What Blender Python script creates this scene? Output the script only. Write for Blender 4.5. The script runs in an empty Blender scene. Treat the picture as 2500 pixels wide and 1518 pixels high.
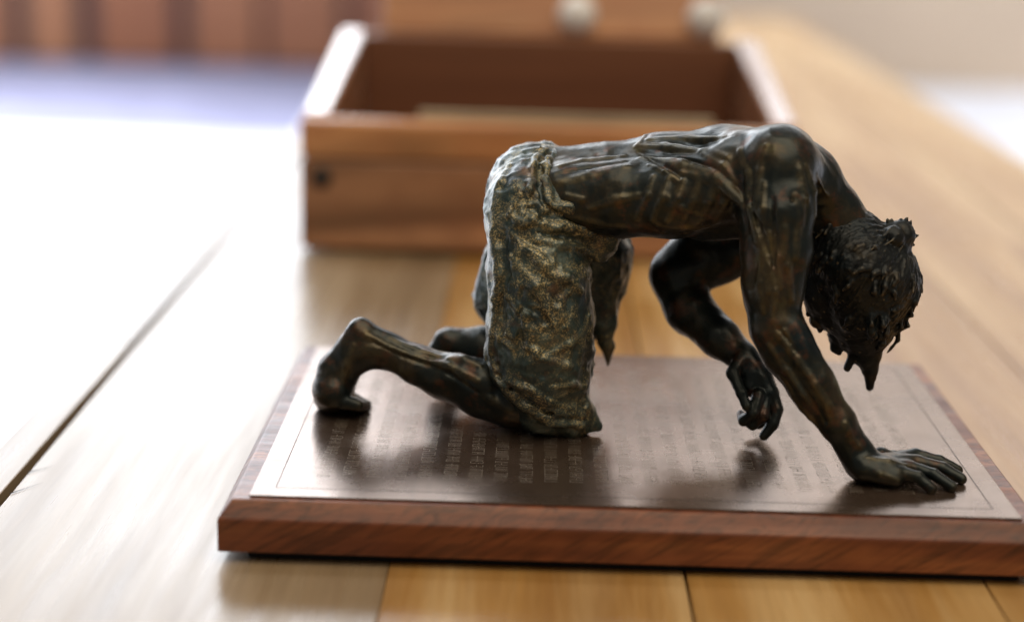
import bpy, bmesh, math, random
import numpy as np
from mathutils import Vector, Matrix

scene = bpy.context.scene
col = scene.collection
R = math.radians

# ================================================================ camera
cam_data = bpy.data.cameras.new("camera")
cam = bpy.data.objects.new("camera", cam_data)
col.objects.link(cam)
cam_data.sensor_width = 36.0
cam_data.lens = 60.0
cam_data.clip_start = 0.01
cam_data.clip_end = 60.0
PITCH, YAW, ROLL = R(14.590), R(0.567), R(1.549)
fwd = Vector((-math.sin(YAW) * math.cos(PITCH), math.cos(YAW) * math.cos(PITCH), -math.sin(PITCH)))
right = Vector((math.cos(YAW), math.sin(YAW), 0))
up = right.cross(fwd)
ri = right * math.cos(ROLL) + up * math.sin(ROLL)
upr = up * math.cos(ROLL) - right * math.sin(ROLL)
m = Matrix((ri, upr, -fwd)).transposed().to_4x4()
m.translation = Vector((-0.04054, -0.67772, 0.22214))
cam.matrix_world = m
cam_data.dof.use_dof = True
cam_data.dof.focus_distance = 0.665
cam_data.dof.aperture_fstop = 3.3
scene.camera = cam

# ================================================================ light
world = bpy.data.worlds.new("World")
scene.world = world
world.use_nodes = True
bg = world.node_tree.nodes["Background"]
bg.inputs["Color"].default_value = (1.0, 0.90, 0.80, 1)
bg.inputs["Strength"].default_value = 0.16


def area(name, loc, target, sx, sy, power, color, spread=180):
    d = bpy.data.lights.new(name, 'AREA')
    d.shape = 'RECTANGLE'; d.size = sx; d.size_y = sy
    d.energy = power; d.color = color
    o = bpy.data.objects.new(name, d); col.objects.link(o)
    o.location = loc
    d.spread = R(spread)
    o.rotation_euler = (Vector(target) - Vector(loc)).to_track_quat('-Z', 'Y').to_euler()
    return o


# the open side of the room, far left, behind the table
area("window_light", (-2.35, 4.2, 1.35), (-0.9, 0.0, 0.2), 3.7, 3.0, 180, (0.86, 0.92, 1.0))
# dimmer openings straight behind
area("back_window_light", (1.4, 5.2, 1.20), (0.3, 0.0, 0.2), 4.4, 1.3, 17, (1.0, 0.86, 0.74))
# lamp added high behind to draw thin white rims on edges
area("added_rim_light", (0.6, 5.2, 2.55), (0.0, 0.0, 0.1), 4.6, 0.9, 62, (0.93, 0.96, 1.0))
# added lamps standing in for daylight, to whiten the floor beside the table
area("floor_fill_light", (-3.0, 3.6, 3.4), (-3.0, 3.6, -0.75), 4.2, 4.6, 420, (0.92, 0.95, 1.0), 85)
area("floor_fill_light", (4.0, 4.6, 3.6), (4.0, 4.8, -0.75), 5.6, 6.0, 210, (0.84, 0.89, 1.0), 80)
# warm room light high above
area("ceiling_light", (0.5, -0.9, 2.6), (0.0, 0.3, 0.0), 3.0, 3.0, 72, (1.0, 0.83, 0.62))

scene.view_settings.view_transform = 'Standard'
scene.view_settings.look = 'None'
scene.view_settings.exposure = 0.0
scene.view_settings.gamma = 1.0
scene.cycles.use_denoising = True
scene.cycles.max_bounces = 8
scene.cycles.sample_clamp_indirect = 6.0

# ================================================================ helpers


def link(o, parent=None):
    col.objects.link(o)
    if parent:
        o.parent = parent
    return o


def tag(o, label=None, cat=None, group=None, kind=None):
    for k, v in (("label", label), ("category", cat), ("group", group), ("kind", kind)):
        if v:
            o[k] = v
    return o


def empty(name, loc):
    o = bpy.data.objects.new(name, None)
    o.empty_display_size = 0.05
    col.objects.link(o)
    o.location = loc
    return o


def mesh_obj(name, verts, faces, mat, parent=None, smooth=False):
    me = bpy.data.meshes.new(name)
    me.from_pydata([tuple(v) for v in verts], [], [tuple(f) for f in faces])
    me.materials.append(mat)
    if smooth:
        me.polygons.foreach_set("use_smooth", [True] * len(me.polygons))
    me.update()
    o = bpy.data.objects.new(name, me)
    return link(o, parent)


def bm_obj(name, bm, mat, parent=None, smooth=False):
    bmesh.ops.recalc_face_normals(bm, faces=bm.faces)
    me = bpy.data.meshes.new(name)
    bm.to_mesh(me); bm.free()
    me.materials.append(mat)
    if smooth:
        me.polygons.foreach_set("use_smooth", [True] * len(me.polygons))
    o = bpy.data.objects.new(name, me)
    return link(o, parent)


def box_bm(lo, hi, bev=0.0, seg=2):
    bm = bmesh.new()
    bmesh.ops.create_cube(bm, size=1)
    lo = Vector(lo); hi = Vector(hi)
    for v in bm.verts:
        v.co = Vector(((hi[i] - lo[i]) * v.co[i] + (hi[i] + lo[i]) / 2 for i in range(3)))
    if bev:
        bmesh.ops.bevel(bm, geom=bm.edges[:], offset=bev, segments=seg, profile=0.5, affect='EDGES')
    return bm


def prism_bm(corners, bev=0.0):
    """eight corners: bottom ring of four, top ring of four"""
    bm = bmesh.new()
    v = [bm.verts.new(c) for c in corners]
    for f in ((3, 2, 1, 0), (4, 5, 6, 7), (0, 1, 5, 4), (1, 2, 6, 5), (2, 3, 7, 6), (3, 0, 4, 7)):
        bm.faces.new([v[i] for i in f])
    if bev:
        bmesh.ops.bevel(bm, geom=bm.edges[:], offset=bev, segments=2, profile=0.5, affect='EDGES')
    return bm


class N:
    """tiny node helper"""
    def __init__(self, name):
        self.m = bpy.data.materials.new(name)
        self.m.use_nodes = True
        self.t = self.m.node_tree
        self.b = self.t.nodes["Principled BSDF"]

    def n(self, kind, **kw):
        x = self.t.nodes.new(kind)
        for k, v in kw.items():
            if k.startswith("i_"):
                key = k[2:]
                x.inputs[int(key) if key.isdigit() else key.replace("_", " ")].default_value = v
            else:
                setattr(x, k, v)
        return x

    def l(self, a, b):
        self.t.links.new(a, b)

    def coord(self, scale=(1, 1, 1), rot=(0, 0, 0), kind="Object", shift=True):
        c = self.n("ShaderNodeTexCoord")
        mp = self.n("ShaderNodeMapping")
        mp.inputs["Scale"].default_value = scale
        mp.inputs["Rotation"].default_value = rot
        self.l(c.outputs[kind], mp.inputs["Vector"])
        if shift:
            oi = self.n("ShaderNodeObjectInfo")
            mu = self.n("ShaderNodeMath", operation='MULTIPLY'); mu.inputs[1].default_value = 37.0
            self.l(oi.outputs["Random"], mu.inputs[0])
            self.l(mu.outputs[0], mp.inputs["Location"])
        return mp.outputs["Vector"]

    def noise(self, vec, scale, detail=4, rough=0.55, dist=0.0):
        x = self.n("ShaderNodeTexNoise")
        x.inputs["Scale"].default_value = scale
        x.inputs["Detail"].default_value = detail
        x.inputs["Roughness"].default_value = rough
        x.inputs["Distortion"].default_value = dist
        self.l(vec, x.inputs["Vector"])
        return x.outputs["Fac"]

    def ramp(self, fac, stops):
        x = self.n("ShaderNodeValToRGB")
        e = x.color_ramp.elements
        while len(e) < len(stops):
            e.new(0.5)
        for el, (p, c) in zip(e, stops):
            el.position = p
            el.color = (c, c, c, 1) if isinstance(c, (int, float)) else (*c, 1)
        self.l(fac, x.inputs["Fac"])
        return x.outputs["Color"]

    def mix(self, fac, a, b, mode='MIX'):
        x = self.n("ShaderNodeMix", data_type='RGBA', blend_type=mode)
        for sock, v in ((x.inputs[0], fac), (x.inputs[6], a), (x.inputs[7], b)):
            if hasattr(v, "is_linked") or hasattr(v, "links"):
                self.l(v, sock)
            elif isinstance(v, (int, float)):
                sock.default_value = v
            else:
                sock.default_value = (*v, 1)
        return x.outputs[2]

    def bump(self, height, dist, strength=1.0, prev=None):
        x = self.n("ShaderNodeBump")
        x.inputs["Distance"].default_value = dist
        x.inputs["Strength"].default_value = strength
        self.l(height, x.inputs["Height"])
        if prev is not None:
            self.l(prev, x.inputs["Normal"])
        return x.outputs["Normal"]

    def set(self, **kw):
        for k, v in kw.items():
            s = self.b.inputs[k.replace("_", " ")]
            if hasattr(v, "links"):
                self.l(v, s)
            elif isinstance(v, (tuple, list)):
                s.default_value = (*v, 1) if len(v) == 3 else v
            else:
                s.default_value = v
        return self.m


# ================================================================ materials
def wood(name, dark, mid, light, grain_axis='Y', rough=(0.3, 0.45), streak=60.0, tone=0.25, coat=0.0, ring=None):
    w = N(name)
    s = {'X': (0.06, 1, 1), 'Y': (1, 0.06, 1), 'Z': (1, 1, 0.06)}[grain_axis]
    v = w.coord(scale=s)
    a = w.noise(v, streak, 6, 0.62, 0.6)
    base = w.ramp(a, [(0.28, dark), (0.5, mid), (0.72, light)])
    broad = w.noise(v, streak * 0.45, 3, 0.6, 0.3)
    base = w.mix(0.6, base, w.ramp(broad, [(0.36, dark), (0.5, mid), (0.62, light)]))
    fine = w.noise(v, streak * 9, 3, 0.6)
    base = w.mix(0.35, base, w.ramp(fine, [(0.3, 0.55), (0.65, 1.0)]), 'MULTIPLY')
    if ring:
        mp2 = w.n("ShaderNodeMapping")
        mp2.inputs["Scale"].default_value = (0.10, 1, 1)
        w.l(w.coord(rot=ring[0]), mp2.inputs["Vector"])
        v2 = mp2.outputs["Vector"]
        fig = w.noise(v2, ring[1], 4, 0.6, 1.2)
        base = w.mix(ring[2], base, w.ramp(fig, [(0.36, 0.25), (0.56, 1.0)]), 'MULTIPLY')
        st = w.ramp(w.noise(w.coord(), 30, 3), [(0.45, 0.0), (0.65, 0.5)])
        base = w.mix(st, base, dark)
    oi = w.n("ShaderNodeObjectInfo")
    base = w.mix(tone, base, w.ramp(oi.outputs["Random"], [(0.0, dark), (0.5, mid), (1.0, light)]))
    rg = w.ramp(w.noise(v, streak * 2, 4), [(0.3, rough[0]), (0.7, rough[1])])
    nr = w.bump(fine, 0.0002, 0.5)
    return w.set(Base_Color=base, Roughness=rg, Normal=nr, Coat_Weight=coat, Coat_Roughness=0.18)


M_plank = wood("table_wood", (0.25, 0.115, 0.028), (0.45, 0.255, 0.080), (0.74, 0.54, 0.27), 'Y', (0.25, 0.38), 55, 0.35)
M_plank_pale = wood("pale_table_wood", (0.13, 0.085, 0.045), (0.25, 0.175, 0.10), (0.37, 0.285, 0.185), 'Y', (0.24, 0.36), 55, 0.2)
M_plinth = wood("plinth_wood", (0.085, 0.020, 0.009), (0.20, 0.058, 0.021), (0.42, 0.155, 0.052), 'X', (0.36, 0.5), 90, 0.0, 0.08,
                ((0, R(32), 0), 240.0, 0.75))
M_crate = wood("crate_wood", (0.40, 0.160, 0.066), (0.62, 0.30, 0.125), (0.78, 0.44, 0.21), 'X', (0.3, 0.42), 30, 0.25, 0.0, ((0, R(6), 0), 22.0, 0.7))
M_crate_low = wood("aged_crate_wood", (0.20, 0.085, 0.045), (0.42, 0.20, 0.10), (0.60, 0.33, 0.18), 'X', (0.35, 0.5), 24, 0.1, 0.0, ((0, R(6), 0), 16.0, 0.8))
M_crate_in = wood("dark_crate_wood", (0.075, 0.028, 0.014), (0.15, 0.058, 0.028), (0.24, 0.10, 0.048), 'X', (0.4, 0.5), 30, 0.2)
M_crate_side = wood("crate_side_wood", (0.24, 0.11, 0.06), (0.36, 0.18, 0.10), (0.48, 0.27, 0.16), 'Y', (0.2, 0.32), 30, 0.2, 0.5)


def plain(name, c, rough=0.5, metallic=0.0, var=0.15, scale=20.0):
    w = N(name)
    v = w.coord()
    f = w.noise(v, scale, 5)
    c2 = tuple(x * (1 - var) for x in c); c3 = tuple(min(1, x * (1 + var)) for x in c)
    return w.set(Base_Color=w.ramp(f, [(0.3, c2), (0.7, c3)]), Roughness=rough, Metallic=metallic)


M_black = plain("black_felt", (0.012, 0.012, 0.014), 0.9)
M_floor = plain("pale_floor", (0.78, 0.79, 0.82), 0.6, 0, 0.06, 3)
M_white = plain("glint_white", (0.82, 0.82, 0.82), 0.25)
M_knot = plain("dark_knot", (0.02, 0.014, 0.012), 0.6)
M_wall = plain("dark_panel_joint", (0.05, 0.035, 0.045), 0.7)
M_board = wood("panel_wood", (0.24, 0.085, 0.055), (0.42, 0.17, 0.085), (0.58, 0.28, 0.14), 'Z', (0.5, 0.6), 6, 0.75)


def bronze():
    w = N("bronze_skin")
    v = w.coord(shift=False)
    big = w.noise(v, 45, 5, 0.62, 0.3)
    base = w.ramp(big, [(0.34, (0.006, 0.014, 0.017)), (0.50, (0.016, 0.021, 0.018)), (0.62, (0.046, 0.036, 0.020)), (0.74, (0.085, 0.080, 0.034))])
    red = w.noise(v, 120, 4, 0.65)
    base = w.mix(w.ramp(red, [(0.54, 0.0), (0.70, 0.7)]), base, (0.105, 0.042, 0.020))
    wear = w.n("ShaderNodeAttribute", attribute_name="wear")
    brk = w.ramp(w.noise(v, 260, 4, 0.65), [(0.35, 0.1), (0.65, 0.85)])
    wf = w.mix(1.0, wear.outputs["Fac"], brk, 'MULTIPLY')
    base = w.mix(w.mix(1.0, wf, (0.36, 0.36, 0.36), 'MULTIPLY'), base, (0.20, 0.155, 0.07))
    geo = w.n("ShaderNodeNewGeometry")
    edge = w.ramp(geo.outputs["Pointiness"], [(0.525, 0.0), (0.62, 0.6)])
    base = w.mix(edge, base, (0.22, 0.19, 0.10))
    fine = w.noise(v, 800, 5, 0.65)
    mid = w.noise(v, 230, 4, 0.55)
    nr = w.bump(mid, 0.0005, 0.25)
    nr = w.bump(fine, 0.00014, 0.6, nr)
    rg = w.ramp(w.noise(v, 75, 5, 0.65), [(0.3, 0.28), (0.7, 0.58)])
    return w.set(Base_Color=base, Metallic=0.7, Roughness=rg, Normal=nr, Coat_Weight=0.25, Coat_Roughness=0.25)


def bronze_cloth():
    w = N("bronze_cloth")
    v = w.coord(shift=False)
    big = w.noise(v, 55, 5, 0.65, 0.3)
    base = w.ramp(big, [(0.34, (0.006, 0.018, 0.022)), (0.52, (0.024, 0.050, 0.050)), (0.68, (0.085, 0.115, 0.095))])
    speck = w.ramp(w.noise(v, 1250, 3, 0.75), [(0.50, 0.0), (0.58, 1.0)])
    patch = w.ramp(w.noise(v, 75, 5, 0.7, 0.6), [(0.48, 0.04), (0.64, 0.9)])
    wear = w.n("ShaderNodeAttribute", attribute_name="wear")
    both = w.mix(0.45, patch, wear.outputs["Fac"], 'SCREEN')
    mul = w.mix(1.0, w.mix(0.08, speck, (1, 1, 1)), both, 'MULTIPLY')
    base = w.mix(mul, base, (0.52, 0.41, 0.19))
    rust = w.ramp(w.noise(v, 85, 4, 0.6, 0.8), [(0.58, 0.0), (0.72, 0.5)])
    base = w.mix(rust, base, (0.16, 0.070, 0.030))
    grain = w.noise(v, 1100, 3, 0.7)
    mid = w.noise(v, 300, 4, 0.6)
    nr = w.bump(mid, 0.0009, 0.5)
    nr = w.bump(grain, 0.0003, 0.9, nr)
    return w.set(Base_Color=base, Metallic=0.5, Roughness=0.42, Normal=nr, Coat_Weight=0.45, Coat_Roughness=0.3)


def bronze_hair():
    w = N("bronze_hair")
    v = w.coord(shift=False)
    base = w.ramp(w.noise(v, 90, 5, 0.6), [(0.35, (0.007, 0.012, 0.015)), (0.6, (0.016, 0.018, 0.018)), (0.75, (0.045, 0.036, 0.022))])
    geo = w.n("ShaderNodeNewGeometry")
    edge = w.ramp(geo.outputs["Pointiness"], [(0.52, 0.0), (0.60, 0.6)])
    base = w.mix(edge, base, (0.22, 0.17, 0.10))
    nr = w.bump(w.noise(v, 1000, 3, 0.6), 0.0002, 0.6)
    return w.set(Base_Color=base, Metallic=0.6, Roughness=0.46, Normal=nr)


def plate_mat():
    w = N("engraved_plate")
    v = w.coord(scale=(1, 0.05, 1), shift=False)
    v1 = w.coord(shift=False)
    st = w.noise(v, 320, 4, 0.6)
    bl = w.noise(v1, 18, 4, 0.6)
    base = w.ramp(bl, [(0.3, (0.145, 0.100, 0.074)), (0.7, (0.225, 0.160, 0.122))])
    base = w.mix(0.35, base, w.ramp(st, [(0.3, 0.6), (0.7, 1.0)]), 'MULTIPLY')
    v2 = w.coord(scale=(0.05, 1, 1), shift=False)
    br = w.noise(v2, 700, 3, 0.6)
    rg = w.ramp(w.noise(v1, 45, 5, 0.6), [(0.3, 0.21), (0.7, 0.33)])
    nr = w.bump(br, 0.00003, 0.6)
    nr = w.bump(st, 0.00008, 0.5, nr)
    return w.set(Base_Color=base, Metallic=0.80, Roughness=rg, Normal=nr)


M_skin, M_cloth, M_hair, M_plate = bronze(), bronze_cloth(), bronze_hair(), plate_mat()
M_letter = plain("letter_groove", (0.42, 0.36, 0.30), 0.42, 0.6)
M_groove = plain("border_groove", (0.05, 0.032, 0.022), 0.5, 0.5)

# ================================================================ setting
TZ = -0.0238          # table top
FZ = -0.76            # floor
fl = mesh_obj("floor", [(-20, -10, FZ), (20, -10, FZ), (20, 40, FZ), (-20, 40, FZ)], [(0, 1, 2, 3)], M_floor)
tag(fl, kind="structure")

rng = random.Random(7)
cp = mesh_obj("floor_strip", [(-7, 5.45, FZ + 0.004), (0.6, 5.45, FZ + 0.004), (0.6, 7.59, FZ + 0.004), (-7, 7.59, FZ + 0.004)], [(0, 1, 2, 3)], plain("blue_strip", (0.30, 0.31, 0.46), 0.9, 0, 0.2, 4))  # flat bluish strip on the far floor, before the panelled wall
tag(cp, kind="structure")
pw = bm_obj("wall", box_bm((0.62, 7.6, FZ), (9.0, 7.75, FZ + 2.6), 0.004), plain("plaster", (0.80, 0.64, 0.48), 0.8, 0, 0.05, 2))
tag(pw, "pale plaster wall far behind at the top right", "wall")
# panelled wall far behind on the left
wall = empty("panelled_wall", (0, 7.6, FZ))
tag(wall, "wood panelled wall far behind at the top left, out of focus", "wall")
bm_obj("backing", box_bm((-7.0, 0.0, 0.0), (0.6, 0.12, 2.6)), M_wall, wall)
x = -6.9
widths = [0.34, 0.44, 0.37, 0.40, 0.33, 0.46]
edges = [-2.52, -2.22, -2.15, -1.76, -1.70, -1.36, -1.34, -0.95]
spans = [(-2.49, -2.255), (-2.155, -1.785), (-1.70, -1.375), (-1.335, -0.98)]
xx = -2.58
while xx > -6.5:
    wd = rng.choice(widths); spans.append((xx - wd, xx)); xx -= wd + 0.10
xx = -0.93
while xx < 0.1:
    wd = rng.choice(widths); spans.append((xx, xx + wd)); xx += wd + 0.05
for a, b in spans:
    bm_obj("board", box_bm((a, -0.03, 0.02), (b, -0.001, 2.5), 0.006, 1), M_board, wall)

# ---------------------------------------------------------------- table
table = empty("wooden_table", (0, 0.7, FZ))
tag(table, "long wooden plank table the sculpture and the box stand on", "table")
Y0, Y1 = -0.62 - 0.7, 2.35 - 0.7
ztop = TZ - FZ
xs = [(-0.2655, -0.2480), (-0.2438, -0.0883), (-0.08815, 0.0184), (0.0194, 0.1270), (0.1276, 0.2140), (0.2146, 0.3170), (0.3190, 0.4050)]
cuts = {0: [0.178 - 0.7], 1: [1.1 - 0.7], 2: [0.8 - 0.7], 3: [0.30 - 0.7], 4: [-0.05 - 0.7, 1.1 - 0.7], 5: [0.5 - 0.7], 6: [1.3 - 0.7]}
for i, (a, b) in enumerate(xs):
    ys = [Y0] + cuts[i] + [Y1]
    for p, q in zip(ys[:-1], ys[1:]):
        dz = rng.uniform(-0.0003, 0.0003)
        bm_obj("plank", box_bm((a, p + 0.0004, ztop - 0.028), (b, q - 0.0004, ztop + dz), 0.0005, 2),
               M_plank_pale if i in (0, 1) else M_plank, table)
for (xa, ya, xb, yb) in ((-0.2440, -0.0200, -0.2348, -0.0105), (-0.2440, -0.0445, -0.2340, -0.0304)):
    dx, dy = xb - xa, yb - ya
    ln = math.hypot(dx, dy); nx, ny = -dy / ln * 0.0004, dx / ln * 0.0004
    zz = ztop + 0.0004
    mesh_obj("crack", [(xa + nx, ya - 0.7 + ny, zz), (xa - nx, ya - 0.7 - ny, zz), (xb, yb - 0.7, zz)], [(0, 1, 2)], M_black, table)
bm_obj("underlay", box_bm((-0.255, Y0 + 0.03, ztop - 0.05), (0.396, Y1 - 0.03, ztop - 0.0285)), M_knot, table)
for sx in (-0.22, 0.33):
    for sy in (Y0 + 0.10, Y1 - 0.10):
        bm_obj("leg", box_bm((sx - 0.03, sy - 0.03, 0.0), (sx + 0.03, sy + 0.03, ztop - 0.05), 0.003), M_plank, table)

# ---------------------------------------------------------------- open wooden box behind
box = empty("wooden_box", (-0.030, 0.400, TZ))
tag(box, "open reddish wooden box behind the sculpture, out of focus", "box")


def bx(name, lo, hi, mat, bev=0.0015):
    return bm_obj(name, box_bm(lo, hi, bev), mat, box)


BW, BD, BH0, BH1, BT = 0.160, 0.245, 0.087, 0.122, 0.018
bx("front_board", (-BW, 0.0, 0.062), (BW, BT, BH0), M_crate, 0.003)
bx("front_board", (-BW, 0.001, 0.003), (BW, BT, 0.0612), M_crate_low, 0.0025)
bx("inner_lip", (-0.085, BT + 0.001, 0.070), (0.105, BT + 0.006, BH0 + 0.0045), plain("pale_lip", (0.38, 0.33, 0.22), 0.6), 0.001)
for s in (-1, 1):
    x0, x1 = (-BW, -BW + BT) if s < 0 else (BW - BT, BW)
    y0, y1 = BT + 0.0005, BD
    bm_obj("side_board", prism_bm([(x0, y0, 0.003), (x1, y0, 0.003), (x1, y1, 0.003), (x0, y1, 0.003),
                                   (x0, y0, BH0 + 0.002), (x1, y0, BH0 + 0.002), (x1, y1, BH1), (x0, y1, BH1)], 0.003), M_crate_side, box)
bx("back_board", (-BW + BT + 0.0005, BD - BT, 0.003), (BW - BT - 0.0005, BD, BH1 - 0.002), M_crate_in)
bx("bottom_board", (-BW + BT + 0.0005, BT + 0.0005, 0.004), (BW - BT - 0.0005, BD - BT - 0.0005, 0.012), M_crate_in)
# lid folded back, leaning
lid = bm_obj("lid", prism_bm([(-BW + 0.03, BD + 0.003, BH1 - 0.001), (BW - 0.03, BD + 0.003, BH1 - 0.001), (BW - 0.03, BD + 0.018, BH1 - 0.006), (-BW + 0.03, BD + 0.018, BH1 - 0.006),
                              (-BW + 0.03, BD + 0.075, BH1 + 0.19), (BW - 0.03, BD + 0.075, BH1 + 0.19), (BW - 0.03, BD + 0.090, BH1 + 0.185), (-BW + 0.03, BD + 0.090, BH1 + 0.185)], 0.002), M_crate, box)


def lathe(name, prof, mat, parent, loc, axis='Z', seg=24):
    vs, fs = [], []
    for r, z in prof:
        for k in range(seg):
            a = 2 * math.pi * k / seg
            p = (r * math.cos(a), r * math.sin(a), z)
            vs.append(p if axis == 'Z' else (p[0], -p[2], p[1]))
    for j in range(len(prof) - 1):
        for k in range(seg):
            a, b = j * seg + k, j * seg + (k + 1) % seg
            fs.append((a, b, b + seg, a + seg))
    fs.append(tuple(range(seg - 1, -1, -1))); fs.append(tuple((len(prof) - 1) * seg + k for k in range(seg)))
    o = mesh_obj(name, vs, fs, mat, parent, True)
    o.location = loc
    return o


KP = [(0.0012, 0.0), (0.006, 0.0), (0.006, 0.006), (0.011, 0.010), (0.0145, 0.016), (0.0145, 0.021), (0.011, 0.026), (0.005, 0.0285), (0.0012, 0.029)]
for kx in (0.020, 0.118):  # white turned shapes standing in for a blurred bright glint
    lathe("glint_stand_in", KP, M_white, box, (kx, BD + 0.008, BH1 + 0.016), 'Y')
lathe("screw_hole", [(0.0012, 0), (0.0065, 0), (0.0065, 0.001), (0.0012, 0.0015)], M_knot, box, (-BW + 0.0145, 0.0005, 0.050), 'Y')

# ================================================================ sculpture
sculpture = empty("bronze_sculpture", (0, 0, TZ))
tag(sculpture, "bronze sculpture of a kneeling man on a dark red wooden plinth", "sculpture")
off = Vector((0, 0, -TZ))      # figure coordinates have the plate top at z = 0

PW, PD = 0.150, 0.10606
pz0, pz1 = -0.0195, -0.0008
c = 0.0062
prof = [(0.0, pz0), (0.0, pz1 - c), (c * 0.75, pz1)]
bm = bmesh.new()
rings = []
for ins, z in prof:
    rings.append([bm.verts.new((sx * (PW - ins), sy * (PD - ins), z - TZ)) for sx, sy in ((-1, -1), (1, -1), (1, 1), (-1, 1))])
for r0, r1 in zip(rings[:-1], rings[1:]):
    for k in range(4):
        bm.faces.new((r0[k], r0[(k + 1) % 4], r1[(k + 1) % 4], r1[k]))
bm.faces.new(rings[0][::-1]); bm.faces.new(rings[-1])
bmesh.ops.bevel(bm, geom=bm.edges[:], offset=0.0006, segments=2, profile=0.5, affect='EDGES')
plinth = bm_obj("plinth", bm, M_plinth, sculpture)
bm_obj("foot_pad", box_bm((-PW + 0.010, -PD + 0.006, 0.0002), (PW - 0.010, PD - 0.006, pz0 - TZ - 0.0002)), M_black, plinth)
PX, PY = 0.1395, 0.0990
bm_obj("plate", box_bm((-PX, -PY, -0.0007 - TZ), (PX, PY, -TZ), 0.0003, 2), M_plate, plinth)

# engraved rows (too small to read) and the border lines
lv, lf = [], []


def stroke(x0, y0, x1, y1, w, z=0.00006):
    d = Vector((x1 - x0, y1 - y0)); d.normalize(); nrm = Vector((-d.y, d.x)) * w / 2
    i = len(lv)
    for px, py in ((x0 + nrm.x, y0 + nrm.y), (x0 - nrm.x, y0 - nrm.y), (x1 - nrm.x, y1 - nrm.y), (x1 + nrm.x, y1 + nrm.y)):
        lv.append((px, py, z - TZ))
    lf.append((i, i + 1, i + 2, i + 3))


row = -0.118
while row < 0.118:
    y = -0.078 + rng.uniform(0, 0.004)
    yend = 0.080 - rng.uniform(0, 0.03)
    while y < yend:
        for _ in range(rng.randint(3, 9)):
            w = rng.uniform(0.0011, 0.0019); hgt = 0.0048
            stroke(row, y, row + hgt, y, 0.00021)
            for _ in range(rng.randint(1, 2)):
                q = rng.choice((0, 0.5, 1.0)) * hgt
                stroke(row + q, y, row + q, y + w, 0.00021)
            if rng.random() < 0.5:
                stroke(row, y + w, row + hgt, y + w * rng.uniform(0.3, 1), 0.00021)
            y += w + 0.0007
            if y > yend:
                break
        y += 0.0016
    row += 0.0095
mesh_obj("lettering", lv, lf, M_letter, plinth)
lv, lf = [], []
for ins in (0.0085,):
    a, b = PX - ins, PY - ins
    for p in ((-a, -b, a, -b), (a, -b, a, b), (a, b, -a, b), (-a, b, -a, -b)):
        stroke(*p, 0.0004, 0.00005)
mesh_obj("border_line", lv, lf, M_groove, plinth)

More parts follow.
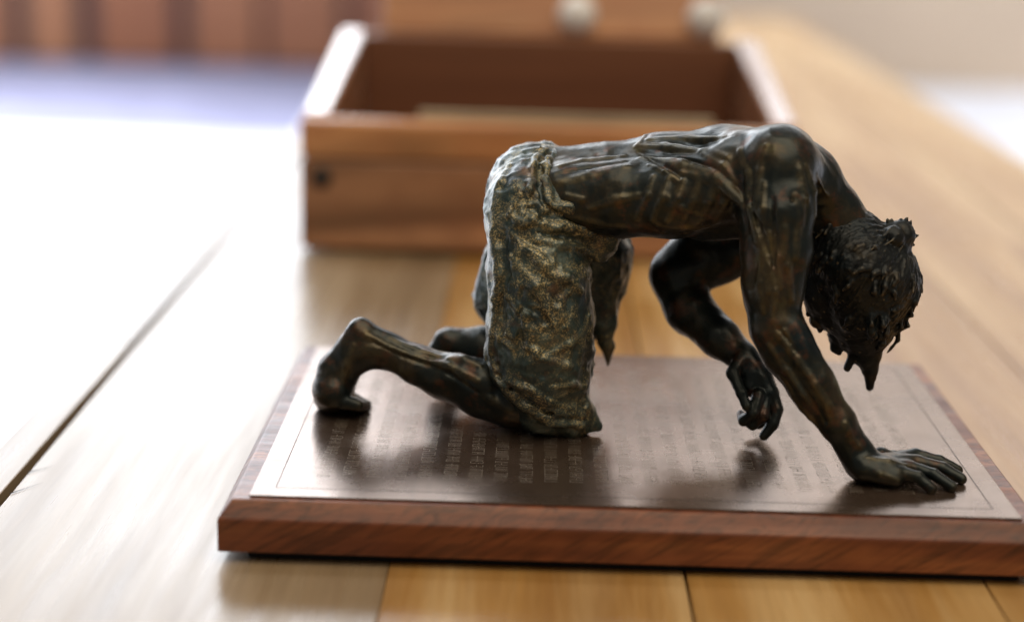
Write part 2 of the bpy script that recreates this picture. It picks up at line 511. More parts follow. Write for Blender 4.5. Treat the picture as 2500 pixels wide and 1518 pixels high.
# ---------------------------------------------------------------- sculpting kit
# Clay-like sculpting: round cones blended into a distance field on a grid,
# then one continuous skin is pulled over it (surface nets).
class Clay:
    def __init__(self, lo, hi, h):
        self.h = h
        self.lo = np.array(lo, np.float32)
        self.n = (np.ceil((np.array(hi) - self.lo) / h).astype(int) + 1)
        self.D = np.full(self.n, 0.02, np.float32)
        self.ax = [(self.lo[i] + h * np.arange(self.n[i])).astype(np.float32) for i in range(3)]

    def window(self, mn, mx):
        a = np.maximum(np.floor((mn - self.lo) / self.h).astype(int), 0)
        b = np.minimum(np.ceil((mx - self.lo) / self.h).astype(int) + 1, self.n)
        if np.any(b <= a):
            return None
        return tuple(slice(a[i], b[i]) for i in range(3))

    def cone(self, a, b, ra, rb, k=0.002, sub=False):
        a = np.asarray(a, np.float32); b = np.asarray(b, np.float32)
        m = max(ra, rb) + k + 3 * self.h
        s = self.window(np.minimum(a, b) - m, np.maximum(a, b) + m)
        if s is None:
            return
        X, Y, Z = self.ax[0][s[0]][:, None, None], self.ax[1][s[1]][None, :, None], self.ax[2][s[2]][None, None, :]
        ab = b - a; L2 = float(ab @ ab) + 1e-12
        t = ((X - a[0]) * ab[0] + (Y - a[1]) * ab[1] + (Z - a[2]) * ab[2]) / L2
        np.clip(t, 0, 1, out=t)
        d = np.sqrt((X - a[0] - t * ab[0]) ** 2 + (Y - a[1] - t * ab[1]) ** 2 + (Z - a[2] - t * ab[2]) ** 2) - (ra + t * (rb - ra))
        D = self.D[s]
        if sub:
            e = -d
            hh = np.maximum(k - np.abs(D - e), 0) / k
            self.D[s] = np.maximum(D, e) + hh * hh * k * 0.25
        else:
            hh = np.maximum(k - np.abs(D - d), 0) / k
            self.D[s] = np.minimum(D, d) - hh * hh * k * 0.25

    def chain(self, pts, k=0.002, sub=False):
        for p, q in zip(pts[:-1], pts[1:]):
            self.cone(p[:3], q[:3], p[3], q[3], k, sub)

    def noise(self, amp, cell, seed, aniso=(1, 1, 1), creased=False):
        rng = np.random.default_rng(seed)
        dims = [int(np.ceil(self.n[i] * self.h / (cell * aniso[i]))) + 3 for i in range(3)]
        V = rng.uniform(-1, 1, dims).astype(np.float32)
        for i in range(3):
            u = (np.arange(self.n[i]) * self.h / (cell * aniso[i])).astype(np.float32)
            j = np.floor(u).astype(int); f = u - j; f = f * f * (3 - 2 * f)
            sh = [1, 1, 1]; sh[i] = -1
            f = f.reshape(sh)
            V = np.take(V, j, axis=i) * (1 - f) + np.take(V, j + 1, axis=i) * f
        self.D += amp * (2.2 * np.abs(V) - 0.6) if creased else amp * V

    def floor_cut(self, z0):
        self.D = np.maximum(self.D, (z0 - self.ax[2])[None, None, :])

    def at(self, p):
        u = (np.asarray(p) - self.lo) / self.h
        j = np.clip(np.floor(u).astype(int), 0, self.n - 2); f = u - j
        c = self.D[j[0]:j[0] + 2, j[1]:j[1] + 2, j[2]:j[2] + 2]
        c = c[0] * (1 - f[0]) + c[1] * f[0]; c = c[0] * (1 - f[1]) + c[1] * f[1]
        return float(c[0] * (1 - f[2]) + c[1] * f[2])

    def skin(self):
        D = self.D; n = D.shape
        D[[0, -1]] = 0.01; D[:, [0, -1]] = 0.01; D[:, :, [0, -1]] = 0.01
        S = D < 0
        cnt = np.zeros((n[0] - 1, n[1] - 1, n[2] - 1), np.int8)
        for i in (0, 1):
            for j in (0, 1):
                for k in (0, 1):
                    cnt += S[i:n[0] - 1 + i, j:n[1] - 1 + j, k:n[2] - 1 + k]
        act = (cnt > 0) & (cnt < 8)
        cells = np.argwhere(act)
        idx = np.full(act.shape, -1, np.int32); idx[act] = np.arange(len(cells))
        acc = np.zeros((len(cells), 3)); num = np.zeros(len(cells))
        for ax in range(3):
            o = [a for a in range(3) if a != ax]
            for u in (0, 1):
                for v in (0, 1):
                    c0 = np.zeros(3, int); c0[o[0]] = u; c0[o[1]] = v
                    c1 = c0.copy(); c1[ax] = 1
                    p0 = cells + c0; p1 = cells + c1
                    d0 = D[p0[:, 0], p0[:, 1], p0[:, 2]]; d1 = D[p1[:, 0], p1[:, 1], p1[:, 2]]
                    x = (d0 < 0) != (d1 < 0)
                    t = np.where(x, d0 / np.where(x, d0 - d1, 1), 0)
                    pos = np.broadcast_to(c0, cells.shape).astype(float).copy(); pos[:, ax] += t
                    acc[x] += pos[x]; num[x] += 1
        verts = (cells + acc / num[:, None]) * self.h + self.lo
        faces = []
        for ax in range(3):
            o = [(ax + 1) % 3, (ax + 2) % 3]
            sl0 = [slice(None)] * 3; sl1 = [slice(None)] * 3
            sl0[ax] = slice(0, -1); sl1[ax] = slice(1, None)
            ch = S[tuple(sl0)] != S[tuple(sl1)]
            e = np.argwhere(ch)
            e = e[(e[:, o[0]] > 0) & (e[:, o[1]] > 0)]
            e = e[(e[:, o[0]] < n[o[0]] - 1) & (e[:, o[1]] < n[o[1]] - 1)]
            neg = S[e[:, 0], e[:, 1], e[:, 2]]
            q = []
            for du, dv in ((1, 1), (0, 1), (0, 0), (1, 0)):
                c = e.copy(); c[:, o[0]] -= du; c[:, o[1]] -= dv
                q.append(idx[c[:, 0], c[:, 1], c[:, 2]])
            q = np.stack(q, 1)
            q[~neg] = q[~neg][:, ::-1]
            faces.append(q)
        return verts, np.concatenate(faces)


BODY = [
    ([(-.03204,.00400,.09358,.01984),(-.01202,.00100,.09610,.01907),(.01253,-.00400,.10062,.02028),(.03668,-.00900,.10441,.02097),(.05260,-.01200,.10657,.01870)], 0.0040),
    ([(-.02728,-.01200,.09591,.01420),(-.00452,-.01700,.09703,.01459),(.01450,-.02300,.09923,.01511),(.03456,-.02800,.10646,.01500)], 0.0040),
    ([(-.02675,.01600,.09147,.01479),(-.00267,.01800,.09180,.01501),(.01755,.01400,.09349,.01596),(.04402,.01000,.09984,.01639)], 0.0040),
    ([(.02825,-.01800,.09287,.01159),(.04876,-.02200,.09592,.01184)], 0.0040),
    ([(.03086,.00800,.08950,.01204),(.05257,.00600,.09054,.01235)], 0.0040),
    ([(.04238,-.02600,.11314,.01373),(.05254,-.03700,.11611,.01382)], 0.0070),
    ([(.05559,-.02800,.11483,.01304),(.06917,-.02200,.10474,.01020)], 0.0080),
    ([(.05184,-.03800,.11515,.01348),(.05149,-.04400,.09873,.01336),(.05104,-.04700,.08495,.01155),(.05092,-.05000,.07114,.01071),(.05325,-.05400,.05603,.00970)], 0.0040),
    ([(.05684,-.04600,.10563,.00872),(.05683,-.05000,.08578,.00819),(.05603,-.05200,.07017,.00691)], 0.0030),
    ([(.05320,-.05400,.05684,.00939),(.05776,-.05600,.04776,.00936),(.06779,-.06000,.03454,.00837),(.07725,-.06300,.02264,.00679),(.08534,-.06400,.01082,.00631)], 0.0030),
    ([(.05851,-.05800,.05566,.00622),(.06834,-.06200,.04007,.00587)], 0.0030),
    ([(.08503,-.06400,.01081,.00631),(.08811,-.06450,.00643,.00616),(.09530,-.06600,.00520,.00537)], 0.0030),
    ([(.08735,-.07000,.00722,.00458),(.09805,-.07200,.00499,.00395)], 0.0030),
    ([(.08997,-.06823,.00783,.00367),(.10065,-.07038,.00620,.00274)], 0.0022),
    ([(.10065,-.07038,.00620,.00274),(.10672,-.07325,.00536,.00213),(.11168,-.07561,.00177,.00196)], 0.0007),
    ([(.09034,-.06651,.00722,.00368),(.10574,-.06546,.00620,.00284)], 0.0022),
    ([(.10574,-.06546,.00620,.00284),(.11340,-.06969,.00540,.00222),(.11968,-.07316,.00184,.00205)], 0.0007),
    ([(.09085,-.06416,.00639,.00370),(.10952,-.05874,.00620,.00295)], 0.0022),
    ([(.10952,-.05874,.00620,.00295),(.11836,-.06198,.00542,.00228),(.12559,-.06463,.00187,.00208)], 0.0007),
    ([(.09141,-.06152,.00547,.00371),(.11063,-.05120,.00620,.00283)], 0.0022),
    ([(.11063,-.05120,.00620,.00283),(.11931,-.05300,.00540,.00220),(.12640,-.05448,.00183,.00203)], 0.0007),
    ([(.09212,-.05600,.00351,.00343),(.09700,-.05100,.00550,.00320),(.10700,-.04600,.00320,.00260),(.11250,-.04550,.00240,.00190)], 0.0020),
    ([(.04821,.01800,.10198,.01483),(.03988,.02600,.08269,.01377),(.03362,.02600,.07002,.01271),(.02332,.02200,.05987,.01193)], 0.0040),
    ([(.04866,.02000,.07001,.01050),(.03696,.02200,.06565,.01158),(.02323,.02000,.05854,.01155)], 0.0030),
    ([(.02023,.02100,.05732,.01052),(.02673,.01200,.04541,.01003),(.03811,.00000,.03704,.00816),(.04782,-.00800,.03076,.00605)], 0.0030),
    ([(.04744,-.00800,.03146,.00605),(.05305,-.01300,.02395,.00600),(.05636,-.01600,.01881,.00548)], 0.0020),
    ([(.04943,-.01000,.02822,.00536),(.04999,-.01600,.02125,.00432)], 0.0015),
    ([(.05861,-.01700,.01832,.00315),(.06056,-.02000,.01318,.00264),(.05883,-.02300,.00795,.00246),(.05566,-.02400,.00326,.00213)], 0.0006),
    ([(.05570,-.01900,.01798,.00281),(.05480,-.02400,.01166,.00246),(.05119,-.02300,.00736,.00230),(.04826,-.01900,.00806,.00198)], 0.0006),
    ([(.05269,-.02100,.01938,.00264),(.05048,-.02600,.01305,.00229),(.04728,-.02400,.00932,.00213),(.04630,-.02000,.01097,.00181)], 0.0006),
    ([(.05835,-.01200,.01674,.00267),(.05914,-.01200,.00966,.00251),(.05491,-.01300,.00486,.00217),(.05129,-.01300,.00582,.00200)], 0.0006),
    ([(.04598,-.01200,.03134,.00334),(.04283,-.01700,.02694,.00282),(.04571,-.02300,.02066,.00230),(.04781,-.02600,.01593,.00180)], 0.0010),
    ([(.05693,-.01400,.11118,.01465),(.06616,-.01700,.10785,.01193),(.07698,-.01800,.09514,.01059),(.08618,-.01800,.08124,.01324)], 0.0040),
    ([(.08738,-.01800,.07624,.01572),(.08785,-.01800,.05932,.01324)], 0.0040),
    ([(.07975,-.01800,.05737,.00662),(.07496,-.01800,.05038,.00364)], 0.0015),
    ([(.08545,-.01800,.04726,.00430),(.08164,-.01800,.04284,.00215)], 0.0010),
    ([(-.02945,-.01600,.00905,.00996),(-.04647,-.01500,.01298,.01164),(-.05810,-.01300,.01606,.01134),(-.07495,-.01000,.02029,.00905),(-.08584,-.00800,.02396,.00790),(-.09815,-.00600,.03026,.00623),(-.10594,-.00500,.03399,.00608)], 0.0030),
    ([(-.05838,-.01800,.02111,.00794),(-.06870,-.01400,.02397,.00733)], 0.0030),
    ([(-.09558,-.00600,.02786,.00725),(-.10506,-.00500,.02941,.00793),(-.11198,-.00400,.02465,.00794)], 0.0020),
    ([(-.10885,-.00500,.03654,.00591),(-.11234,-.00400,.02890,.00676),(-.11809,-.00300,.01863,.00846),(-.12027,-.00200,.01071,.00864)], 0.0020),
    ([(-.12003,-.00700,.01137,.00808),(-.12150,.00400,.00645,.00855)], 0.0020),
    ([(-.11786,-.00945,.00952,.00503),(-.11500,-.01050,.00797,.00351),(-.10953,-.01050,.00654,.00251)], 0.0008),
    ([(-.11827,-.00585,.00837,.00506),(-.11407,-.00650,.00673,.00354),(-.10857,-.00650,.00529,.00253)], 0.0008),
    ([(-.11874,-.00180,.00708,.00509),(-.11353,-.00200,.00532,.00356),(-.10799,-.00200,.00386,.00254)], 0.0008),
    ([(-.11926,.00270,.00565,.00512),(-.11337,.00300,.00374,.00359),(-.10779,.00300,.00227,.00256)], 0.0008),
    ([(-.11978,.00720,.00422,.00515),(-.11356,.00800,.00214,.00361),(-.10793,.00800,.00067,.00258)], 0.0008),
    ([(-.02726,.02600,.00497,.00953),(-.03997,.02600,.01111,.01024),(-.05901,.02700,.02102,.01025),(-.07339,.02800,.02400,.00637)], 0.0030),
    ([(-.07536,.02800,.02394,.00566),(-.07711,.02900,.01840,.00638),(-.07742,.03000,.01156,.00604),(-.07320,.03000,.00700,.00426)], 0.0020),
]
BODY_RIDGES = [
    [(.00560,-.03232,.10853,.00100),(.00376,-.03437,.10182,.00181),(.00019,-.03225,.09194,.00100)],
    [(.01119,-.03517,.10860,.00100),(.00932,-.03699,.10189,.00181),(.00604,-.03471,.09230,.00100)],
    [(.01686,-.03708,.10852,.00100),(.01488,-.03834,.10175,.00181),(.01166,-.03685,.09258,.00100)],
    [(.02271,-.03914,.10852,.00100),(.02082,-.03914,.10159,.00181),(.01754,-.03703,.09250,.00100)],
    [(.02847,-.04115,.10849,.00100),(.02672,-.04023,.10149,.00181),(.02365,-.03582,.09219,.00100)],
    [(.03404,-.04259,.10836,.00100),(.03242,-.04092,.10129,.00181),(.02975,-.03391,.09173,.00100)],
    [(.00053,-.01064,.11643,.00145),(.01115,-.01541,.11664,.00264),(.02509,-.02819,.11718,.00264),(.03313,-.03817,.11763,.00145)],
    [(.00220,-.01886,.11249,.00182),(.01699,-.03068,.11228,.00330),(.02906,-.03901,.10956,.00330),(.03938,-.04775,.10208,.00182)],
    [(.00123,-.01024,.11775,.00082),(.00376,-.00407,.11996,.00082)],
    [(.00495,-.00946,.11887,.00127),(.01936,-.01249,.11994,.00231),(.03251,-.02691,.12318,.00127)],
    [(.01634,-.03499,.11080,.00109),(.02570,-.03895,.10952,.00198),(.03681,-.04291,.10302,.00109)],
    [(-.03062,-.02246,.10307,.00145),(-.01771,-.02234,.10580,.00264),(-.00371,-.02404,.11018,.00145)],
    [(-.02710,-.02483,.09148,.00127),(-.01379,-.02615,.08961,.00231),(-.00466,-.02952,.08920,.00127)],
    [(-.03005,-.01628,.10828,.00109),(-.02104,-.01212,.10959,.00198),(-.00491,-.01415,.11273,.00109)],
    [(.05233,-.02773,.12387,.00154),(.05493,-.02207,.12374,.00154)],
    [(.04594,-.04691,.12401,.00091),(.04411,-.04896,.11517,.00165),(.04311,-.05272,.10468,.00165),(.04421,-.05563,.09624,.00091)],
    [(.05535,-.04596,.12407,.00100),(.05814,-.04992,.11577,.00181),(.06011,-.05354,.10552,.00181),(.05955,-.05558,.09666,.00100)],
    [(.04545,-.05195,.11103,.00073),(.04503,-.05557,.10234,.00132),(.04591,-.05601,.09554,.00073)],
    [(.04053,-.05189,.10149,.00109),(.04471,-.05572,.08986,.00198),(.04780,-.05836,.07952,.00198),(.04857,-.06080,.07220,.00109)],
    [(.04363,-.05567,.09299,.00054),(.04819,-.05914,.08129,.00099),(.05085,-.06135,.07237,.00099),(.05020,-.06280,.06152,.00054)],
    [(.05170,-.05471,.10543,.00091),(.05311,-.05732,.09538,.00165),(.05309,-.05910,.08464,.00091)],
    [(.05676,-.05486,.10720,.00109),(.05808,-.05539,.09668,.00198),(.05775,-.05855,.08472,.00109)],
    [(.05187,-.06393,.05712,.00073),(.06026,-.06602,.04682,.00132),(.06669,-.06809,.03871,.00132),(.07248,-.06828,.03087,.00132),(.07866,-.06888,.02068,.00073)],
    [(.05447,-.06359,.05714,.00163),(.05699,-.06453,.05268,.00163)],
    [(.06668,-.06858,.03800,.00054),(.07190,-.06861,.02932,.00099),(.07385,-.06916,.02381,.00054)],
    [(.07885,-.06950,.02410,.00127),(.08178,-.06929,.01768,.00127)],
    [(.08348,-.06869,.01704,.00109),(.08503,-.06957,.01537,.00109)],
    [(.06063,-.04873,.11723,.00100),(.06372,-.04920,.10784,.00181),(.06496,-.05012,.09882,.00100)],
    [(.06567,-.04269,.11327,.00082),(.07237,-.03119,.10345,.00082)],
    [(.04765,-.05748,.09352,.00082),(.05126,-.05895,.08456,.00148),(.05259,-.06091,.07388,.00082)],
    [(.05539,-.05581,.09340,.00082),(.05507,-.05887,.08156,.00148),(.05706,-.06022,.06913,.00082)],
    [(.04513,-.05768,.08559,.00082),(.04520,-.05882,.07470,.00148),(.04705,-.06060,.06411,.00082)],
    [(.06013,-.06621,.04838,.00064),(.06503,-.06766,.04169,.00064)],
    [(.04976,-.06276,.05205,.00091),(.05630,-.06458,.04336,.00165),(.06273,-.06712,.03432,.00091)],
    [(.05516,-.06308,.04028,.00082),(.06386,-.06415,.02816,.00148),(.07122,-.06521,.01934,.00082)],
    [(.01015,-.03778,.10269,.00073),(.01651,-.03888,.09850,.00132),(.02462,-.03824,.09543,.00073)],
    [(.00781,-.03481,.09111,.00091),(.01864,-.03505,.09059,.00165),(.03019,-.03195,.09050,.00091)],
    [(.02422,-.03116,.11765,.00082),(.03147,-.03974,.11460,.00148),(.03604,-.04308,.10928,.00082)],
    [(.00417,-.02575,.11209,.00082),(.01027,-.03225,.11082,.00148),(.01467,-.03681,.10812,.00082)],
    [(.03761,-.03912,.12092,.00109),(.04087,-.04594,.11300,.00198),(.04054,-.04972,.10569,.00109)],
    [(-.01765,-.02819,.09537,.00109),(-.00815,-.03077,.09926,.00198),(.00114,-.03342,.10158,.00109)],
    [(-.02743,-.02551,.09925,.00109),(-.02100,-.02737,.09823,.00109)],
    [(.08705,-.07032,.00999,.00054),(.09491,-.07020,.00805,.00099),(.10273,-.07104,.00590,.00054)],
    [(.08739,-.07174,.01185,.00054),(.09623,-.07052,.01016,.00099),(.10481,-.06794,.00778,.00054)],
    [(.08650,-.07057,.00814,.00054),(.09264,-.07488,.00675,.00099),(.09880,-.07566,.00480,.00054)],
    [(-.10632,-.01036,.03749,.00082),(-.09594,-.01220,.03195,.00148),(-.08222,-.01484,.02774,.00148),(-.07156,-.01925,.02699,.00148),(-.05977,-.02513,.02322,.00082)],
    [(-.10662,-.01041,.03662,.00145),(-.10454,-.01071,.03540,.00145)],
    [(-.09626,-.00984,.03531,.00082),(-.08590,-.01173,.03093,.00148),(-.07539,-.01422,.02905,.00082)],
    [(-.07172,-.01694,.02913,.00127),(-.06535,-.01747,.02886,.00231),(-.05925,-.02120,.02759,.00127)],
    [(-.06807,-.02138,.02446,.00109),(-.05459,-.02434,.01578,.00198),(-.04623,-.02656,.01140,.00109)],
    [(-.11102,-.01067,.03226,.00109),(-.11354,-.01057,.02385,.00198),(-.11573,-.01127,.01638,.00109)],
]
BODY_GROOVES = [
    [(.04063,-.05089,.10610,.00045),(.04418,-.05625,.09544,.00082),(.04783,-.05920,.08597,.00045)],
    [(.04846,-.05638,.10581,.00045),(.04991,-.05838,.09371,.00082),(.04990,-.05982,.08144,.00045)],
    [(.03864,-.04963,.10265,.00054),(.04046,-.05281,.09226,.00054)],
    [(.00047,-.01467,.11546,.00045),(.01495,-.02700,.11586,.00082),(.02818,-.03962,.11397,.00045)],
    [(.05545,-.05578,.10589,.00036),(.05622,-.05629,.09347,.00036)],
    [(.05728,-.06621,.04500,.00045),(.06543,-.06885,.03310,.00082),(.07147,-.06882,.02435,.00045)],
    [(-.08550,-.01589,.02788,.00045),(-.07176,-.02110,.02423,.00082),(-.05973,-.02596,.01825,.00045)],
    [(-.03101,-.02077,.10656,.00045),(-.01816,-.01997,.10980,.00082),(-.00375,-.02076,.11260,.00045)],
    [(.00200,-.01698,.11474,.00045),(.01002,-.03098,.11282,.00082),(.01609,-.03674,.10993,.00045)],
    [(.03798,-.04502,.10964,.00054),(.03865,-.05029,.10119,.00054)],
    [(.05281,-.06414,.05876,.00036),(.06004,-.06629,.04996,.00036)],
    [(.06102,-.05402,.10728,.00045),(.06150,-.05574,.09665,.00045)],
    [(.00791,-.03301,.08788,.00036),(.02080,-.03255,.08735,.00036)],
    [(-.10268,-.01238,.03387,.00036),(-.09070,-.01439,.02904,.00066),(-.07868,-.01724,.02639,.00036)],
]
TROUSERS = [
    ([(-.03743,.00400,.09342,.02189),(-.03030,.00400,.09192,.02018)], 0.0040),
    ([(-.04114,-.01200,.09131,.01754),(-.03040,-.01000,.09124,.01591)], 0.0040),
    ([(-.04122,.02000,.08678,.01838),(-.03000,.02000,.08711,.01715)], 0.0040),
    ([(-.04275,-.01500,.08516,.01646),(-.03689,-.01700,.06551,.01956),(-.03528,-.01800,.04528,.02052),(-.03480,-.01700,.02941,.02055),(-.03167,-.01600,.01517,.01660)], 0.0050),
    ([(-.03035,-.01400,.08867,.01299),(-.01501,-.00800,.07944,.01042)], 0.0030),
    ([(-.03298,-.01800,.01399,.01456),(-.02181,-.01800,.00728,.00960)], 0.0030),
    ([(-.05034,-.01400,.03156,.00733),(-.04328,-.01400,.01948,.01249)], 0.0030),
    ([(-.02930,-.02400,.00302,.00197),(-.01112,-.02000,.00367,.00198)], 0.0012),
    ([(-.01861,-.02000,.01068,.00627),(-.01289,-.02000,.00609,.00297)], 0.0015),
    ([(-.03142,.02200,.07785,.01755),(-.01775,.02600,.06310,.01977),(-.02311,.02700,.04092,.01555),(-.02859,.02700,.01862,.01202),(-.02906,.02700,.00554,.01061)], 0.0040),
    ([(-.04659,.02400,.05909,.01496),(-.05066,.02600,.04490,.01288),(-.04869,.02700,.03647,.01025)], 0.0030),
    ([(-.01392,.02000,.05023,.01225),(-.00884,.01700,.03851,.00523),(-.00706,.01600,.02795,.00313),(-.00632,.01600,.01847,.00087)], 0.0020),
    ([(-.00030,.02600,.06542,.00424),(-.00341,.02400,.04956,.00387),(-.00618,.02000,.03598,.00280)], 0.0020),
]
CLOTH_RIDGES = [
    [(-.03772,-.00227,.11443,.00083),(-.04048,-.01550,.10854,.00152),(-.04148,-.02698,.10076,.00152),(-.04213,-.03130,.09100,.00083)],
    [(-.03505,-.00881,.11057,.00247),(-.03593,-.02130,.10449,.00247),(-.03372,-.02716,.09642,.00136)],
    [(-.05312,-.02316,.09792,.00146),(-.05435,-.02568,.08390,.00266),(-.05191,-.03001,.06819,.00266),(-.05309,-.02853,.05095,.00266),(-.05437,-.02614,.03496,.00146)],
    [(-.04749,-.03229,.07540,.00157),(-.03776,-.03673,.06543,.00285),(-.03107,-.03810,.05085,.00157)],
    [(-.05030,-.03208,.06214,.00146),(-.04167,-.03673,.05354,.00266),(-.03856,-.03849,.03916,.00146)],
    [(-.03945,-.03084,.09019,.00146),(-.03071,-.02761,.08689,.00266),(-.02101,-.02283,.08599,.00266),(-.01147,-.01743,.08079,.00146)],
    [(-.03566,-.02870,.09388,.00167),(-.02609,-.02479,.09447,.00304),(-.01609,-.01892,.08921,.00167)],
    [(-.03837,-.03220,.08222,.00136),(-.02899,-.02941,.08038,.00247),(-.01903,-.01980,.07707,.00247),(-.01333,-.01452,.07195,.00136)],
    [(-.04061,-.03346,.07914,.00146),(-.03494,-.03539,.07313,.00266),(-.02704,-.03425,.06830,.00266),(-.02022,-.02919,.06228,.00146)],
    [(-.03619,-.03721,.06389,.00146),(-.02829,-.03586,.05368,.00266),(-.02441,-.03557,.03877,.00146)],
    [(-.04825,-.03476,.04611,.00146),(-.03694,-.03821,.03931,.00266),(-.02415,-.03554,.03362,.00146)],
    [(-.01662,-.02649,.05148,.00136),(-.02466,-.03578,.04231,.00247),(-.03535,-.03862,.03725,.00136)],
    [(-.01978,-.02619,.07145,.00136),(-.02841,-.03520,.06032,.00247),(-.03016,-.03849,.04768,.00136)],
    [(-.04789,-.03048,.08414,.00125),(-.03657,-.03468,.07536,.00228),(-.02130,-.02954,.06977,.00125)],
    [(-.04924,-.03302,.02650,.00094),(-.04081,-.03719,.02503,.00171),(-.03089,-.03527,.01860,.00171),(-.02147,-.02931,.01380,.00094)],
    [(-.05445,-.02624,.03188,.00136),(-.04860,-.03187,.02333,.00247),(-.04112,-.03242,.01606,.00247),(-.03127,-.03166,.00969,.00247),(-.01787,-.02639,.00606,.00136)],
    [(-.03018,-.03736,.02547,.00094),(-.02220,-.03328,.02540,.00171),(-.01694,-.02675,.02258,.00094)],
    [(-.04518,-.02724,.09891,.00125),(-.04875,-.02856,.09259,.00228),(-.05432,-.02635,.08720,.00125)],
    [(-.04966,-.00976,.10708,.00115),(-.05239,-.01914,.10193,.00209),(-.05544,-.02377,.09313,.00115)],
    [(-.03642,-.03564,.01981,.00125),(-.02830,-.03188,.01384,.00228),(-.01815,-.02635,.01026,.00125)],
    [(-.04819,-.02994,.09135,.00094),(-.04301,-.03134,.08856,.00171),(-.03699,-.03058,.08889,.00094)],
    [(-.04456,-.03208,.08039,.00146),(-.04584,-.03396,.07255,.00146)],
    [(-.03190,-.03305,.07762,.00104),(-.03173,-.03580,.07009,.00190),(-.02797,-.03556,.06364,.00104)],
]
CLOTH_GROOVES = [
    [(-.03742,-.03170,.08549,.00080),(-.02849,-.02846,.08347,.00145),(-.01525,-.01963,.07847,.00080)],
    [(-.03949,-.03026,.09498,.00080),(-.03691,-.03081,.09022,.00080)],
    [(-.03716,-.02827,.09794,.00060),(-.03214,-.02838,.09317,.00109),(-.02061,-.02391,.08845,.00060)],
    [(-.05060,-.02985,.08466,.00080),(-.04944,-.03371,.06907,.00145),(-.05102,-.03279,.05212,.00145),(-.05107,-.03253,.03850,.00080)],
    [(-.05248,-.02997,.02747,.00060),(-.04401,-.03504,.02143,.00109),(-.03302,-.03436,.01468,.00109),(-.02287,-.02985,.01017,.00060)],
    [(-.04344,-.03707,.06342,.00070),(-.04385,-.03835,.04708,.00127),(-.04512,-.03678,.03482,.00070)],
    [(-.03269,.00043,.11465,.00060),(-.03723,-.01186,.10996,.00109),(-.03758,-.02546,.10239,.00109),(-.03545,-.02901,.09484,.00060)],
]
HAIR = [
    ([(.07800,-.01800,.09235,.00927),(.08536,-.01900,.07892,.01653),(.09297,-.01900,.06736,.01983),(.09285,-.01900,.05205,.01388),(.09491,-.01900,.03835,.00661)], 0.0030),
    ([(.08650,-.02800,.07516,.01467),(.09041,-.02700,.05831,.01143)], 0.0030),
    ([(.09002,-.01000,.07109,.01507),(.09363,-.01100,.05428,.01171)], 0.0030),
    ([(.07763,-.01900,.07281,.00958),(.07812,-.01800,.06158,.00960),(.08032,-.01800,.05397,.00761)], 0.0030),
    ([(.08962,-.02000,.05307,.01155),(.08869,-.02000,.04361,.00561)], 0.0020),
    ([(.09451,-.01900,.03920,.00628),(.09718,-.01900,.03062,.00314),(.09773,-.01900,.02367,.00165)], 0.0012),
    ([(.09041,-.02000,.03850,.00231),(.08744,-.02100,.03161,.00165)], 0.0010),
    ([(.08412,-.01800,.04292,.00530),(.08306,-.01800,.03926,.00232),(.08454,-.01800,.03723,.00099)], 0.0010),
    ([(.07556,-.01800,.05125,.00364),(.07609,-.01800,.04612,.00099)], 0.0010),
    ([(.07289,-.01800,.05630,.00430),(.07100,-.01800,.05266,.00116)], 0.0010),
    ([(.09894,-.02000,.08039,.00759),(.10259,-.02100,.08505,.00659),(.10448,-.02200,.08732,.00461)], 0.0030),
    ([(.10584,-.01400,.08263,.00466),(.10027,-.02700,.08693,.00424)], 0.0012),
    ([(.09789,-.02100,.08691,.00148),(.09598,-.02100,.09050,.00049)], 0.0004),
    ([(.09965,-.02100,.08929,.00148),(.09841,-.02100,.09256,.00049)], 0.0004),
    ([(.10542,-.02100,.09012,.00148),(.10611,-.02100,.09345,.00049)], 0.0004),
    ([(.10902,-.02100,.08591,.00148),(.11123,-.02100,.08664,.00049)], 0.0004),
    ([(.10090,-.02100,.08982,.00148),(.10036,-.02100,.09246,.00049)], 0.0004),
    ([(.10693,-.02100,.08950,.00148),(.10800,-.02100,.09219,.00049)], 0.0004),
    ([(.10826,-.02100,.08722,.00148),(.10947,-.02100,.08825,.00049)], 0.0004),
    ([(.10826,-.02100,.08339,.00148),(.10979,-.02100,.08260,.00049)], 0.0004),
    ([(.10358,-.02100,.09073,.00148),(.10390,-.02100,.09273,.00049)], 0.0004),
    ([(.10750,-.02100,.08086,.00148),(.10962,-.02100,.07892,.00049)], 0.0004),
]


def sculpt_obj(name, clay, mat, parent, ridges=()):
    v, f = clay.skin()
    wear = np.zeros(len(v), np.float32)
    for ch in ridges:          # raised lines are rubbed bright by handling
        for p, q in zip(ch[:-1], ch[1:]):
            a = np.array(p[:3]); ab = np.array(q[:3]) - a
            t = np.clip((v - a) @ ab / (ab @ ab + 1e-12), 0, 1)
            d = np.linalg.norm(v - a - t[:, None] * ab, axis=1) - (p[3] + t * (q[3] - p[3]))
            wear = np.maximum(wear, np.clip(1.3 - d / 0.0006, 0, 1))
    me = bpy.data.meshes.new(name)
    me.vertices.add(len(v)); me.loops.add(len(f) * 4); me.polygons.add(len(f))
    v = v.copy(); v[:, 2] -= TZ
    me.vertices.foreach_set("co", v.astype(np.float32).ravel())
    me.loops.foreach_set("vertex_index", f.astype(np.int32).ravel())
    me.polygons.foreach_set("loop_start", np.arange(len(f), dtype=np.int32) * 4)
    me.polygons.foreach_set("use_smooth", np.ones(len(f), bool))
    me.update(calc_edges=True); me.validate()
    at = me.attributes.new("wear", 'FLOAT', 'POINT')
    if len(at.data) == len(wear):
        at.data.foreach_set("value", wear)
    me.materials.append(mat)
    o = bpy.data.objects.new(name, me)
    return link(o, parent)


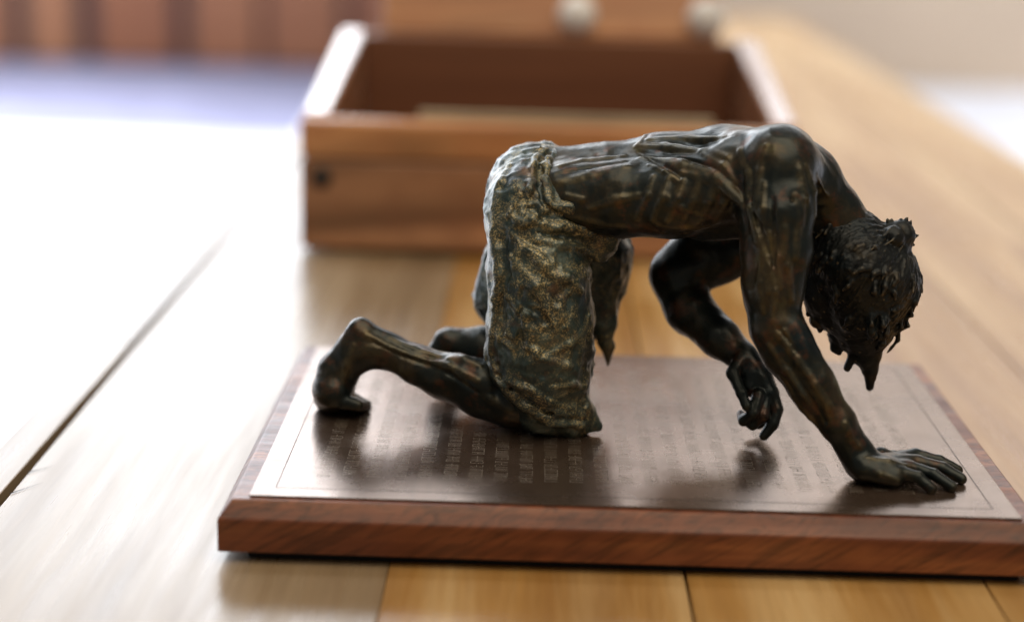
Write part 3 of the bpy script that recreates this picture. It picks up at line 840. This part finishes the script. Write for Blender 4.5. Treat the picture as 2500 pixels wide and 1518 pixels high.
# ---- the man's body, one continuous skin
clay = Clay((-0.130, -0.082, -0.003), (0.134, 0.052, 0.136), 0.00062)
for ch, k in BODY:
    clay.chain(ch, k)
for ch in BODY_RIDGES:
    clay.chain(ch, 0.0011)
for ch in BODY_GROOVES:
    clay.chain(ch, 0.0009, sub=True)
clay.noise(0.00030, 0.008, 1)
clay.noise(0.00016, 0.0055, 2, creased=True)
clay.noise(0.00005, 0.0022, 8)
clay.floor_cut(0.0)
body = sculpt_obj("body", clay, M_skin, sculpture, BODY_RIDGES)

# ---- torn trousers
clay = Clay((-0.068, -0.046, -0.003), (0.012, 0.056, 0.122), 0.00055)
for ch, k in TROUSERS:
    clay.chain(ch, k)
for ch in CLOTH_RIDGES:
    clay.chain(ch, 0.0010)
for ch in CLOTH_GROOVES:
    clay.chain(ch, 0.0010, sub=True)
clay.noise(0.0007, 0.0085, 3, (1, 1, 1.3), creased=True)
clay.noise(0.0004, 0.0042, 4, creased=True)
clay.noise(0.00012, 0.0016, 5)
clay.floor_cut(0.0)
trousers = sculpt_obj("trousers", clay, M_cloth, body, CLOTH_RIDGES)

# ---- hair: head mass with combed strands running from the knot
clay = Clay((0.058, -0.050, 0.012), (0.118, 0.012, 0.106), 0.00042)
for ch, k in HAIR:
    clay.chain(ch, k)
cen = np.array([0.0895, -0.0185, 0.0640]); pole = np.array([0.1035, -0.020, 0.0845]) - cen
pole /= np.linalg.norm(pole)
e1 = np.cross(pole, (0, 1, 0)); e1 /= np.linalg.norm(e1); e2 = np.cross(pole, e1)
hr = np.random.default_rng(11)
strands = []
for s in range(420):
    ph = hr.uniform(0, 2 * math.pi); t0 = hr.uniform(0.25, 1.3); t1 = t0 + hr.uniform(0.5, 1.2)
    wob = hr.uniform(-0.25, 0.25); rad = hr.uniform(0.00028, 0.0006)
    line = []
    for j in range(7):
        th = t0 + (t1 - t0) * j / 6
        a = ph + wob * math.sin(3 * j / 6 + s)
        d = pole * math.cos(th) + (e1 * math.cos(a) + e2 * math.sin(a)) * math.sin(th)
        lo_, hi_ = 0.0, 0.045
        for _ in range(12):
            mid_ = 0.5 * (lo_ + hi_)
            if clay.at(cen + d * mid_) < 0: lo_ = mid_
            else: hi_ = mid_
        p = cen + d * (lo_ - 0.15 * rad)
        line.append((p[0], p[1], p[2], rad * (0.5 if j in (0, 6) else 1.0)))
    strands.append(line)
for line in strands:
    clay.chain(line, 0.0003)
for s in range(0, 420, 6):         # matted locks that lift off the head
    line = strands[s]
    j = int(hr.integers(2, 6))
    p = np.array(line[j][:3]); tan = np.array(line[j + 1][:3] if j < 6 else line[j][:3]) - np.array(line[j - 1][:3])
    tan /= np.linalg.norm(tan) + 1e-9
    out = p - cen; out /= np.linalg.norm(out)
    L = hr.uniform(0.0025, 0.0065); lift = hr.uniform(0.05, 0.5)
    side = np.cross(tan, out) * hr.uniform(-0.4, 0.4)
    q1 = p + (tan + out * lift + side) * L * 0.55
    q2 = q1 + (tan + out * lift * 0.6 - side + np.array([0, 0, -0.35])) * L * 0.5
    r0 = hr.uniform(0.0009, 0.0016)
    clay.chain([(*p, r0), (*q1, r0 * 0.75), (*q2, 0.00045)], 0.0007)
for s in range(1, 420, 9):         # longer hanging locks
    line = strands[s]
    p = np.array(line[5][:3])
    if p[2] > 0.072:
        continue
    out = p - cen; out /= np.linalg.norm(out)
    L = hr.uniform(0.006, 0.011); r0 = hr.uniform(0.0009, 0.0014)
    q1 = p + (out * 0.18 + np.array([hr.uniform(-0.25, 0.25), hr.uniform(-0.2, 0.2), -0.8])) * L * 0.5
    tip = np.array([0.0935, -0.019, q1[2] - 0.5 * L])
    q2 = q1 * 0.72 + tip * 0.28 + np.array([0, 0, -0.35 * L])
    clay.chain([(*p, r0), (*q1, r0 * 0.85), (*q2, 0.0005)], 0.0008)
clay.noise(0.00030, 0.0026, 6)
clay.noise(0.00012, 0.0010, 7)
hair = sculpt_obj("hair", clay, M_hair, body)
